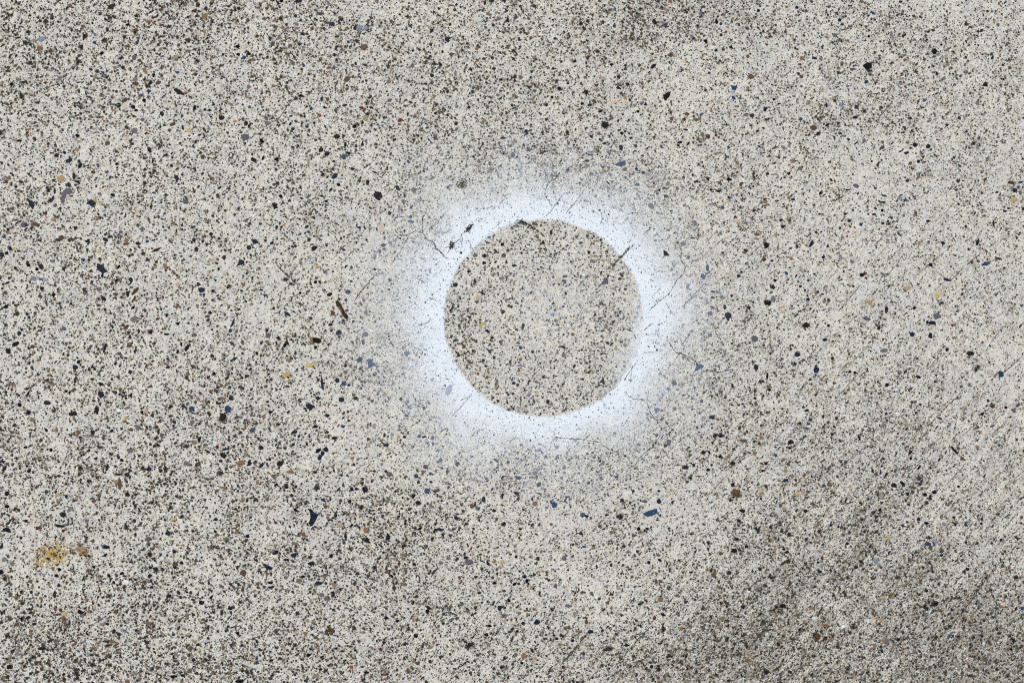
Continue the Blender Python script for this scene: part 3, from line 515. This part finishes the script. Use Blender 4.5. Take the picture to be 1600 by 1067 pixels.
cand = []
for (ox, oy), text in STONES.items():
    for row in text.split(';'):
        x, y, L, W, a, c = row.split()
        x, y, L, W, a = (float(q) for q in (x, y, L, W, a))
        if L < 5: continue
        cand.append((L * W, ox + x / 4, oy + y / 4, L / 4, W / 4, a, c))
cand.sort(reverse=True)
N_PARTS = 300 - len(POLYS)
for (ox, oy, c, pts) in POLYS:
    P = np.array([((ox + x / 4), (oy + y / 4)) for x, y in pts])
    P = np.stack([gx(P[:, 0]), gy(P[:, 1])], 1)
    if np.sum(P[:, 0] * np.roll(P[:, 1], -1) - np.roll(P[:, 0], -1) * P[:, 1]) < 0: P = P[::-1]
    c0 = P.mean(0)
    h = .0003 if disc_r(c0[0] / S + 800, 533.5 - c0[1] / S) < 330 else .0006
    me = dome((P - c0) * 1.14, h, len(P))
    o = link('stone', me, None, pavement)
    o.location = (c0[0], c0[1], 0.0); o.color = stone_colour(c, c0[0] / S + 800, 533.5 - c0[1] / S)
small = []
for i, (A, x, y, L, W, a, c) in enumerate(cand):
    near = disc_r(x, y) < 330
    h = .00028 if near else .0005
    if i < N_PARTS:
        o = link('stone', PROTO[rng.integers(len(PROTO))], None, pavement)
        o.location = (gx(x), gy(y), -.0002 + .0002 * h)
        o.scale = (L * S * 1.24, W * S * 1.24, h + .0002)
        o.rotation_euler = (0, 0, math.radians(a))
        o.color = stone_colour(c, x, y)
    else:
        small.append((x, y, L, W, a, c, h))
# the lesser stones read as one mass
cs, ts, rs, off = [], [], [], 0
for (x, y, L, W, a, c, h) in small:
    K = 8; th = np.arange(K) / K * 2 * math.pi + rng.uniform(0, .6)
    rr = .53 * (1 + rng.uniform(-.2, .2, K)); ca, sa = math.cos(math.radians(a)), math.sin(math.radians(a))
    u, v = rr * np.cos(th) * L, rr * np.sin(th) * W
    X1, Y1 = x + u * ca - v * sa, y - (u * sa + v * ca)
    pts = np.zeros((2 * K + 1, 3)); pts[:K, 0], pts[:K, 1], pts[:K, 2] = gx(X1), gy(Y1), -.0001
    pts[K:2 * K, 0], pts[K:2 * K, 1], pts[K:2 * K, 2] = gx(x + (X1 - x) * .8), gy(y + (Y1 - y) * .8), h * .8
    pts[2 * K] = (gx(x), gy(y), h)
    for i in range(K):
        j = (i + 1) % K
        ts += [(off + i, off + j, off + K + j), (off + i, off + K + j, off + K + i), (off + K + i, off + K + j, off + 2 * K)]
    cs.append(pts); rs.append(np.tile(stone_colour(c, x, y), (2 * K + 1, 1))); off += 2 * K + 1
join('small_stones', [(np.concatenate(cs), np.array(ts), np.concatenate(rs))], M_grain, pavement, kind='stuff')

# ------------------------------------------------------------------ hairline cracks: (crop origin, width mm, darkness gaps, points)
CRACKS = [
 (400, 267, 1.3, [(1070, 240), (1040, 300), (1045, 390), (1065, 430), (1105, 445), (1130, 490), (1165, 520), (1185, 545), (1215, 550)]),
 (400, 267, .9, [(1045, 390), (985, 380), (950, 400), (900, 400), (865, 370)]),
 (400, 267, .8, [(1360, 335), (1295, 385), (1270, 430), (1225, 460)]),
 (400, 267, 1.2, [(1225, 460), (1205, 500), (1190, 522)]),
 (400, 267, .8, [(1150, 560), (1120, 600)]), (400, 267, .9, [(1005, 665), (1030, 685), (1055, 702)]),
 (400, 267, 1.0, [(1080, 790), (1120, 805), (1150, 832)]), (400, 267, 1.0, [(1000, 972), (1055, 955), (1095, 928)]),
 (400, 267, 1.3, [(615, 812), (655, 755), (700, 705), (760, 630)]),
 (400, 267, 2.6, [(128, 588), (168, 630), (210, 666)]), (400, 267, 1.8, [(210, 666), (228, 628), (262, 596)]), (400, 267, 1.8, [(210, 666), (250, 700), (268, 735)]),
 (800, 267, 1.0, [(190, -20), (200, 0), (225, 50), (225, 80), (200, 150), (245, 210), (245, 250), (215, 285)]), (800, 267, .8, [(245, 250), (280, 200), (325, 140)]),
 (800, 267, 1.3, [(1030, 440), (1060, 500), (1055, 560), (1085, 600), (1075, 640), (1030, 680), (1000, 740), (980, 770), (900, 830), (850, 890)]),
 (800, 267, .8, [(960, 820), (985, 862)]), (800, 267, 2.2, [(740, 470), (690, 530), (650, 570), (625, 612)]),
 (800, 267, 1.4, [(690, 985), (750, 1000), (778, 1052)]), (800, 267, 2.0, [(30, 318), (60, 310), (100, 335), (160, 372), (205, 412)]),
 (800, 267, .8, [(470, 20), (480, 60)]), (800, 267, .9, [(820, 400), (870, 350)]),
 (800, 534, 1.4, [(980, 0), (1010, 50), (1030, 70), (1075, 80), (1130, 110), (1165, 135)]), (800, 534, 1.3, [(1200, 168), (1260, 185), (1310, 190), (1360, 170)]),
 (800, 534, 1.0, [(700, 310), (730, 340), (755, 355), (800, 360), (840, 365)]),
 (800, 534, 1.3, [(840, 365), (860, 430), (890, 480), (920, 510), (935, 550), (915, 600), (885, 640), (870, 665), (830, 690), (790, 730), (770, 770), (735, 780), (690, 770)]),
 (800, 534, 1.2, [(735, 780), (740, 830), (742, 862)]), (800, 534, 1.1, [(885, 660), (930, 670), (960, 690), (985, 735)]),
 (800, 534, 1.2, [(1000, 740), (1015, 770), (1050, 770), (1080, 790)]), (800, 534, .9, [(935, 550), (990, 520), (1040, 505)]),
 (800, 534, 1.1, [(240, 590), (300, 600), (380, 605), (440, 610), (500, 620), (545, 625), (570, 650), (610, 670), (660, 690), (690, 770)]),
 (800, 534, .9, [(40, 770), (90, 710), (140, 640)]), (800, 534, 1.0, [(700, 240), (740, 180), (775, 130)]), (800, 534, .8, [(820, 70), (870, 60), (900, 70)]),
 (400, 0, 1.3, [(725, 50), (715, 120), (680, 170), (650, 215), (640, 260)]), (400, 0, 1.4, [(660, 285), (615, 310), (590, 350), (565, 390), (565, 440), (560, 490), (545, 560)]),
 (400, 0, 1.2, [(275, 598), (215, 640), (180, 690), (150, 730), (120, 760), (60, 790), (30, 825), (-20, 850)]),
 (400, 0, .9, [(545, 660), (600, 720), (660, 745), (720, 770), (780, 790), (830, 810)]),
 (400, 0, 1.2, [(1000, 800), (1060, 760), (1110, 780), (1160, 810), (1220, 850), (1280, 890), (1310, 940), (1325, 980), (1310, 1040)]),
 (400, 0, 1.0, [(1370, 950), (1430, 935), (1530, 925)]), (400, 0, .9, [(275, 598), (330, 590), (400, 585), (470, 600)]), (400, 0, 1.2, [(1000, 830), (1015, 885)]),
 (1200, 0, 1.3, [(640, 60), (590, 90), (540, 140), (490, 185), (450, 190)]), (1200, 0, 1.3, [(780, 635), (730, 690), (690, 745)]), (1200, 0, 1.0, [(150, 430), (100, 480)]),
 (1200, 267, 1.3, [(580, 710), (530, 770), (480, 830), (440, 880)]), (1200, 267, 1.4, [(1215, 610), (1170, 660), (1140, 690), (1100, 665), (1050, 625)]),
 (1200, 267, 1.4, [(1340, 510), (1290, 545), (1240, 590)]), (1200, 267, 1.2, [(560, 900), (490, 960)]), (1200, 267, 1.0, [(1100, 850), (1170, 890)]), (1200, 267, 1.0, [(1440, 430), (1380, 480)]),
 (1200, 534, 1.4, [(1190, 335), (1130, 390), (1060, 460), (1030, 495), (990, 530)]), (1200, 534, 1.3, [(1000, 550), (940, 630), (880, 680)]),
 (1200, 534, 1.2, [(940, 760), (890, 820), (850, 870)]), (1200, 534, 1.2, [(1590, 90), (1500, 170), (1430, 220)]), (1200, 534, 1.2, [(920, 290), (860, 350)]),
 (1200, 534, 1.1, [(1480, 1030), (1400, 1110)]), (1200, 534, 1.0, [(680, 880), (620, 960)]),
 (1200, 800, 1.2, [(1540, 20), (1480, 100)]), (1200, 800, 1.4, [(1600, 160), (1500, 260), (1420, 350), (1370, 420)]),
 (1200, 800, 2.0, [(1350, 440), (1310, 490), (1260, 570), (1210, 630), (1170, 670), (1140, 682)]), (1200, 800, 1.8, [(1440, 462), (1410, 440), (1360, 510), (1330, 545)]),
 (1200, 800, 1.8, [(940, 545), (1000, 570), (1040, 610), (1080, 625), (1120, 590)]), (1200, 800, 1.9, [(100, 590), (60, 640), (10, 700), (-40, 760)]),
 (1200, 800, 1.5, [(70, 240), (140, 300), (190, 350), (230, 400), (300, 400), (380, 380), (440, 340)]), (1200, 800, 1.4, [(1130, 790), (1070, 870)]),
 (1200, 800, 1.1, [(700, 90), (640, 160)]), (1200, 800, 1.4, [(1075, 930), (1090, 975), (1110, 1030), (1080, 1070)]), (1200, 800, 1.0, [(520, 60), (450, 150)]),
 (800, 800, 1.5, [(1598, 715), (1530, 790), (1460, 870)]), (800, 800, 1.4, [(880, 700), (800, 780), (720, 870), (640, 970)]),
 (800, 800, 1.6, [(480, 740), (420, 820), (340, 910), (300, 960)]), (800, 800, 1.5, [(1010, 530), (960, 590), (930, 640)]), (800, 800, 1.3, [(1080, 590), (1000, 660)]),
 (800, 800, 1.4, [(220, 930), (160, 1000), (90, 1020), (0, 1015)]), (800, 800, 1.6, [(690, 780), (705, 810), (715, 835)]), (800, 800, 1.1, [(800, 950), (700, 1030)]),
 (800, 800, 1.2, [(1440, 215), (1530, 215), (1600, 237), (1640, 270)]), (800, 800, 1.1, [(1400, 760), (1280, 900)]), (800, 800, 1.0, [(980, 430), (880, 520)]),
 (0, 0, 2.0, [(520, 370), (480, 410), (430, 440)]), (0, 0, 1.3, [(370, 520), (310, 545), (240, 570), (210, 580)]), (0, 0, 1.4, [(1598, 840), (1555, 870)]),
 (0, 534, 1.5, [(250, 230), (190, 290), (150, 360), (60, 420), (0, 470)]), (0, 800, 1.6, [(870, 920), (920, 980), (980, 1010), (1090, 1025), (1150, 970)]),
 (0, 800, 1.8, [(1200, 930), (1270, 950), (1340, 1000), (1420, 1005), (1500, 1050)]), (0, 800, 1.4, [(1580, 490), (1520, 570), (1460, 630), (1400, 690)]), (0, 800, 1.8, [(380, 870), (440, 920)]),
 (400, 800, 1.0, [(600, 540), (640, 640), (680, 690)]), (400, 534, 1.2, [(420, 540), (435, 580), (465, 612)]), (400, 534, 1.0, [(1150, 560), (1200, 540), (1180, 590)]),
 (0, 267, .9, [(1300, 30), (1280, 130)]), (0, 267, .8, [(1505, 330), (1500, 400), (1465, 475)]), (400, 534, .8, [(690, 650), (750, 600), (860, 690), (930, 720)]),
]
ZC = .00022


def ribbon(ox, oy, w, pts):
    P = [np.array((ox + x / 4, oy + y / 4)) for x, y in pts]
    Q = [P[0]]
    for a, b in zip(P[:-1], P[1:]):
        L = np.linalg.norm(b - a); n = max(2, int(L / 2.4))
        d = (b - a) / max(L, 1e-6); nrm = np.array((-d[1], d[0]))
        for k in range(1, n + 1):
            Q.append(a + (b - a) * k / n + (nrm * rng.normal(0, .55) if k < n else 0))
    Q = np.array(Q); n = len(Q)
    T = np.gradient(Q, axis=0); T /= np.linalg.norm(T, axis=1)[:, None] + 1e-9
    N = np.stack([-T[:, 1], T[:, 0]], 1)
    s = np.linspace(0, 1, n)
    wid = w * .5 * np.clip(np.minimum(s, 1 - s) * 7 + .25, 0, 1) * np.exp(rng.normal(0, .42, n))
    wid = np.where(rng.random(n) < .10, wid * .2, wid)
    A, B = Q + N * wid[:, None], Q - N * wid[:, None]
    v = [(gx(p[0]), gy(p[1]), ZC) for p in A] + [(gx(p[0]), gy(p[1]), ZC) for p in B] + [(gx(p[0]), gy(p[1]), ZC + .00012) for p in Q]
    f = []
    for i in range(n - 1):
        f += [(i, i + 1, 2 * n + i + 1, 2 * n + i), (2 * n + i, 2 * n + i + 1, n + i + 1, n + i)]
    me = bpy.data.meshes.new('crack'); me.from_pydata(v, [], f); me.update()
    return me


for (ox, oy, w, pts) in CRACKS:
    link('crack', ribbon(ox, oy, w * .82, pts), M_crack, pavement)



def many_ribbons(name, lines, mat, parent):
    V, F, off = [], [], 0
    for (w, pts) in lines:
        me = ribbon(0, 0, w, [(x * 4, y * 4) for x, y in pts])
        v = [tuple(q.co) for q in me.vertices]; V += v
        F += [tuple(i + off for i in p.vertices) for p in me.polygons]; off += len(v)
        bpy.data.meshes.remove(me)
    me = bpy.data.meshes.new(name); me.from_pydata(V, [], F); me.update()
    return link(name, me, mat, parent, kind='stuff')


lines = []                                    # strokes of the finisher's broom
while len(lines) < 420:
    x, y = rng.uniform(350, 1900), rng.uniform(-100, 1350)
    k = grime(np.array([x]), np.array([y]))[1][0]
    if rng.random() > k * .9 + .06: continue
    L = rng.uniform(12, 55); a = math.radians(48 + rng.normal(0, 3.5))
    lines.append((rng.uniform(.4, .85), [(x, y), (x + L * .5 * math.cos(a), y - L * .5 * math.sin(a)), (x + L * math.cos(a) + rng.normal(0, 1.2), y - L * math.sin(a))]))
many_ribbons('broom_marks', lines, M_broom, pavement)
lines = []                                    # crazing of the skin, seen best in the paint
while len(lines) < 110:
    if rng.random() < .5:
        t, q = rng.uniform(0, 6.283), rng.uniform(158, 300); x, y = CX + q * math.cos(t), CY + q * math.sin(t)
    else:
        x, y = rng.uniform(-100, 1700), rng.uniform(-100, 1170)
    a = rng.uniform(0, 6.283) if rng.random() < .55 else math.radians(48 + rng.normal(0, 12)) ; pts = [(x, y)]
    for _ in range(rng.integers(2, 6)):
        a += rng.normal(0, .65); st = rng.uniform(3, 9)
        x, y = x + st * math.cos(a), y - st * math.sin(a); pts.append((x, y))
    lines.append((rng.uniform(.3, .65), pts))
many_ribbons('crazing', lines, plain_material('crazing_dirt', (78, 78, 78), (130, 130, 130), 300), pavement)

# ------------------------------------------------------------------ the ring of white spray paint
NR, NTH = 90, 240
rr = np.concatenate([np.linspace(1, 146, 18), np.linspace(147.5, 166, 26), np.linspace(169, 345, NR - 44)])
th = np.arange(NTH) / NTH * 2 * math.pi
PXr = CX + rr[:, None] * np.cos(th)[None]; PYr = CY - rr[:, None] * np.sin(th)[None]
cover = paint_cover(PXr, PYr)
rcx, rcy = gx(CX), gy(CY)
co = np.stack([(rr[:, None] * np.cos(th)[None] * S).ravel(), (rr[:, None] * np.sin(th)[None] * S).ravel(), np.full(NR * NTH, .00003)], 1)
ii, jj = np.meshgrid(np.arange(NR - 1), np.arange(NTH), indexing='ij')
a_, b_ = (ii * NTH + jj).ravel(), (ii * NTH + (jj + 1) % NTH).ravel()
quads = np.stack([a_, a_ + NTH, b_ + NTH, b_], 1)
me = mesh_from_arrays('paint_ring', co, quads.ravel(), np.arange(len(quads)) * 4, np.full(len(quads), 4))
at = me.attributes.new('cover', 'FLOAT', 'POINT'); at.data.foreach_set('value', cover.ravel().astype(np.float32))
ring = bpy.data.objects.new('spray_paint_ring', None); col.objects.link(ring)
ring.location = (rcx, rcy, 0); ring.empty_display_size = .05
ring['label'] = 'misty ring of white spray paint around a bare round patch of concrete'
ring['category'] = 'paint ring'
link('paint_film', me, M_paint, ring)


def in_ring(r, n):
    t = r.uniform(0, 2 * math.pi, n); q = np.sqrt(r.uniform(154 ** 2, 285 ** 2, n))
    return CX + q * np.cos(t), CY + q * np.sin(t)


PIN = [((34, 36, 42), .22), ((96, 102, 112), .28), ((158, 168, 182), .32), ((186, 194, 208), .20)]
PNC = np.array([alb(c) for c, _ in PIN]); PNP = np.array([w for _, w in PIN]); PNP /= PNP.sum()
pin = join('pinholes', [sow(21000, .72, .40, .35, 1.9, 5, 41, .3, .5, (PNC, PNP), .00006, in_ring, 1.0, False)], M_grain, ring, kind='stuff')
pin.location = (-rcx, -rcy, 0)

# ------------------------------------------------------------------ yellow stain, lower left
def stain(px, py, sr, turn, mat, label):
    K = 40; rings = [0.0, .3, .55, .75, .9, 1.05, 1.25, 1.5, 1.8, 2.2]
    v, cv = [], []
    for q in rings:
        for k in range(K):
            t = 2 * math.pi * k / K
            w = 1 + .24 * math.sin(2 * t + turn) + .14 * math.sin(5 * t + 2 * turn) + .08 * math.sin(9 * t)
            v.append((q * sr * w * math.cos(t) * S, q * sr * 1.1 * w * math.sin(t) * S, .00002)); cv.append(max(0.0, 1 - q / 2.2) ** .8)
    f = [(i * K + j, (i + 1) * K + j, (i + 1) * K + (j + 1) % K, i * K + (j + 1) % K) for i in range(len(rings) - 1) for j in range(K)]
    me = bpy.data.meshes.new('surface_stain'); me.from_pydata(v, [], f); me.update()
    at = me.attributes.new('cover', 'FLOAT', 'POINT'); at.data.foreach_set('value', cv)
    o = link('surface_stain', me, mat); o.location = (gx(px), gy(py), 0)
    o['label'] = label; o['category'] = 'stain'


stain(81, 866, 14, 1.0, M_stain, 'mustard yellow stain on the concrete near the lower left corner')
stain(128, 861, 8, 2.5, stain_material('rust_stain', (176, 140, 96), (150, 112, 74)), 'small faint orange-brown stain just right of the yellow stain')

# ------------------------------------------------------------------ loose things lying on the slab
def tube(name, pts, radii, mat, seg=9, rough=.12, parent=None, flat=1.0):
    """a knobbly stick along pts (mm, local)"""
    pts = np.array(pts, float); n = len(pts)
    T = np.gradient(pts, axis=0); T /= np.linalg.norm(T, axis=1)[:, None]
    v, f = [], []
    for i in range(n):
        side = np.cross(T[i], (0, 0, 1)); side /= np.linalg.norm(side) + 1e-9
        up = np.cross(side, T[i])
        for k in range(seg):
            a = 2 * math.pi * k / seg
            r = radii[i] * (1 + rng.uniform(-rough, rough))
            v.append(tuple((pts[i] + side * r * math.cos(a) + up * r * flat * math.sin(a)) * S))
    for i in range(n - 1):
        for k in range(seg):
            f.append((i * seg + k, i * seg + (k + 1) % seg, (i + 1) * seg + (k + 1) % seg, (i + 1) * seg + k))
    f.append(tuple(range(seg))[::-1]); f.append(tuple(range((n - 1) * seg, n * seg)))
    me = bpy.data.meshes.new(name); me.from_pydata(v, [], f); me.update()
    return link(name, me, mat, parent)


def P2(cx, cy, zx, zy, k): return ((zx / k + cx), -(zy / k + cy))     # helper: zoom coords -> mm with y up


def thing(name, px, py, label, cat, group=None):
    o = bpy.data.objects.new(name, None); o.empty_display_size = .01; col.objects.link(o)
    o.location = (gx(px), gy(py), 0); o['label'] = label; o['category'] = cat
    if group: o['group'] = group
    return o


tw = thing('twig', 533.5, 484, 'short brown broken twig lying left of the painted ring', 'twig')
L0, L1 = np.array((-7.6, 13.4, 0)), np.array((8.2, -12.6, 0))
n = 14; base = [L0 + (L1 - L0) * (i / (n - 1)) + np.array((.5 * math.sin(i * 1.3), .3 * math.cos(i * 1.7), 2.6)) for i in range(n)]
rad = [2.0, 2.7, 2.9, 2.8, 2.6, 2.6, 2.5, 2.5, 2.6, 2.7, 2.8, 3.0, 2.9, 2.1]
tube('stem', base, rad, M_bark, 10, .16, tw, .9)
tube('bud', [(-4.6, 8.6, 2.6), (-2.9, 9.0, 2.8), (-1.0, 8.2, 2.5), (-.2, 7.2, 2.2)], [1.6, 1.9, 1.7, .7], M_crack, 8, .15, tw)
tube('bud', [(5.6, -9.0, 2.6), (3.4, -9.4, 2.4), (2.2, -9.8, 2.0)], [1.8, 1.7, .9], M_crack, 8, .15, tw)
tube('highlight_strip', [(-4.4, 6.0, 5.0), (-1.4, 2.0, 5.1), (1.2, -2.0, 5.0), (2.8, -4.6, 4.9)], [.8, 1.1, 1.0, .5],  # painted highlight: a lighter brown strip along the middle of the stem
     plain_material('highlight_brown', (104, 66, 42), (132, 90, 62), 300), 8, .2, tw, .5)

ch = [(-4.6, 5.4), (-.4, 3.6), (4.6, -2.6), (1.0, -2.9), (-4.2, -2.4)]
K = len(ch)
v = [(x * S, y * S, .00042) for x, y in ch] + [(x * .86 * S, y * .86 * S, .0024 + .0004 * (i % 2)) for i, (x, y) in enumerate(ch)]
f = [tuple(range(K))] + [(i, i + K, (i + 1) % K + K, (i + 1) % K) for i in range(K)] + [tuple(range(2 * K - 1, K - 1, -1))]
me = bpy.data.meshes.new('black_chip'); me.from_pydata(v, [], f); me.update()
o = link('stone_chip', me, M_chip); o.location = (gx(1041), gy(396), 0)
o['label'] = 'loose angular black chip on the right of the painted ring'; o['category'] = 'chip'

sl = thing('bark_sliver', 211, 454.5, 'small tan bark sliver lying at the far left among dark stones', 'bark')
tube('shaft', [(-5, -5.5, .8), (-2, -1.5, 1.0), (2, 2.4, 1.0), (4.4, 5.4, .9)], [.9, 1.1, 1.2, 1.6], M_bark2, 8, .15, sl, .7)
fb = thing('plant_fibre', 163, 545, 'thin dark curved plant fibre lying near the left edge', 'fibre')
tube('strand', [(-2.6, 8.4, .5), (-1.8, 3.0, .6), (.4, -3.0, .6), (2.6, -8.6, .5)], [.5, .75, .7, .4], M_crack, 7, .1, fb)
fb = thing('plant_fibre', 682, 887, 'forked grey plant fibre lying below the painted ring', 'fibre')
tube('strand', [(-1.2, 8.2, .5), (.6, 3.6, .6), (2.4, -.6, .6), (5.2, -3.6, .5)], [.4, .7, .7, .4], M_fibre, 7, .1, fb)
tube('strand', [(2.0, .2, .6), (-3.0, -5.5, .6), (-8.6, -13.4, .5)], [.7, .8, .5], M_fibre, 7, .1, fb)


# ------------------------------------------------------------------ moss and grime tufts
def moss_mat(name, a, b): return plain_material(name, a, b, 500, .95)


MM = {'dark': moss_mat('dark_moss', (24, 25, 20), (78, 77, 64)), 'grey': moss_mat('grey_moss', (52, 50, 42), (118, 112, 96)),
      'brown': moss_mat('brown_moss', (48, 36, 20), (104, 78, 42)), 'olive': moss_mat('olive_moss', (54, 48, 24), (116, 104, 56)),
      'black': moss_mat('black_grime', (16, 16, 15), (48, 46, 42))}


def moss(px, py, rx, ry, turn, n, mat, label, size=1.0):
    """a flat tuft of little irregular leaves"""
    v, f = [], []
    t = math.radians(turn); c, s = math.cos(t), math.sin(t)
    for _ in range(int(n * 2.2)):
        a, q = rng.uniform(0, 2 * math.pi), rng.random() ** .75
        u, w = rx * q * math.cos(a), ry * q * math.sin(a)
        x, y = u * c - w * s, u * s + w * c
        r = size * rng.uniform(.6, 1.9) * (1.15 - .5 * q); z = .55 + rng.uniform(0, .5) * (1.2 - q)
        K = 5; b = len(v); ph = rng.uniform(0, 6.28)
        for k in range(K):
            rr_ = r * rng.uniform(.55, 1.15)
            v.append(((x + rr_ * math.cos(ph + k * 6.283 / K)) * S, (y + rr_ * math.sin(ph + k * 6.283 / K)) * S, (z - .15 + rng.uniform(-.08, .08)) * S))
        v.append((x * S, y * S, (z + .35 * r) * S))
        f += [(b + k, b + (k + 1) % K, b + K) for k in range(K)]
    me = bpy.data.meshes.new('moss_tuft'); me.from_pydata(v, [], f); me.update()
    o = link('moss_tuft', me, MM[mat]); o.location = (gx(px), gy(py), 0)
    o['label'] = label; o['category'] = 'moss'; o['group'] = 'moss and grime tufts on the concrete'


moss(722, 287, 10, 8, 20, 60, 'grey', 'soft grey moss tuft above the painted ring', .8)
moss(732, 357, 10, 4, 45, 30, 'dark', 'upper of two dark moss tufts on the white paint, upper left of the disc', .9)
moss(706, 383, 5.5, 7, 0, 34, 'dark', 'lower of two dark moss tufts on the white paint, left of the disc', .9)
moss(815, 348, 10, 3.4, -20, 22, 'dark', 'dark moss tuft on the top rim of the bare disc', .9)
moss(834, 357, 11, 3.4, -35, 13, 'dark', 'thin dark moss strip just inside the disc top, right of the rim tuft', .8)
moss(977, 394, 13, 2.4, 50, 20, 'dark', 'narrow dark moss streak crossing the right upper rim of the disc', .8)
moss(720, 395, 1.8, 1.8, 0, 8, 'black', 'tiny black moss dot on white paint left of the disc', .8)
moss(516, 984, 6.5, 8, 30, 44, 'brown', 'brown rusty moss tuft near the bottom edge, left of centre', 1.0)
moss(733, 1008, 9, 7, 20, 44, 'black', 'black grime tuft at the bottom edge, below the ring', 1.0)
moss(1152, 772, 8, 6, -20, 40, 'olive', 'olive moss tuft to the lower right of the painted ring', 1.0)
moss(1276, 995, 4.5, 8, -30, 30, 'brown', 'dark brown moss tuft near the lower right, beside a grimy patch', 1.0)
moss(1391, 929, 6, 6, 30, 20, 'olive', 'yellowish olive moss speck at the lower right', .9)
moss(349, 653, 7, 9, 0, 40, 'black', 'black grime tuft left of the ring beside a blue stone', .9)
moss(945, 195, 8, 6, 0, 34, 'black', 'black grime tuft above the ring near the top right', .9)
moss(1259, 509, 8, 6, 10, 34, 'black', 'black grime tuft to the right of the painted ring', .9)
moss(1516, 552, 5.5, 4, 0, 36, 'black', 'jet black tar blob near the right edge', 1.1)
moss(1527, 574, 9, 5, 45, 30, 'dark', 'dark smudge of moss just below the tar blob at right', .9)
moss(447, 437, 6, 4, 30, 22, 'dark', 'dark moss in a V-shaped crack left of the ring', .8)
moss(952, 1014, 10, 3, 5, 24, 'dark', 'elongated dark moss streak at the bottom edge, right of centre', .9)
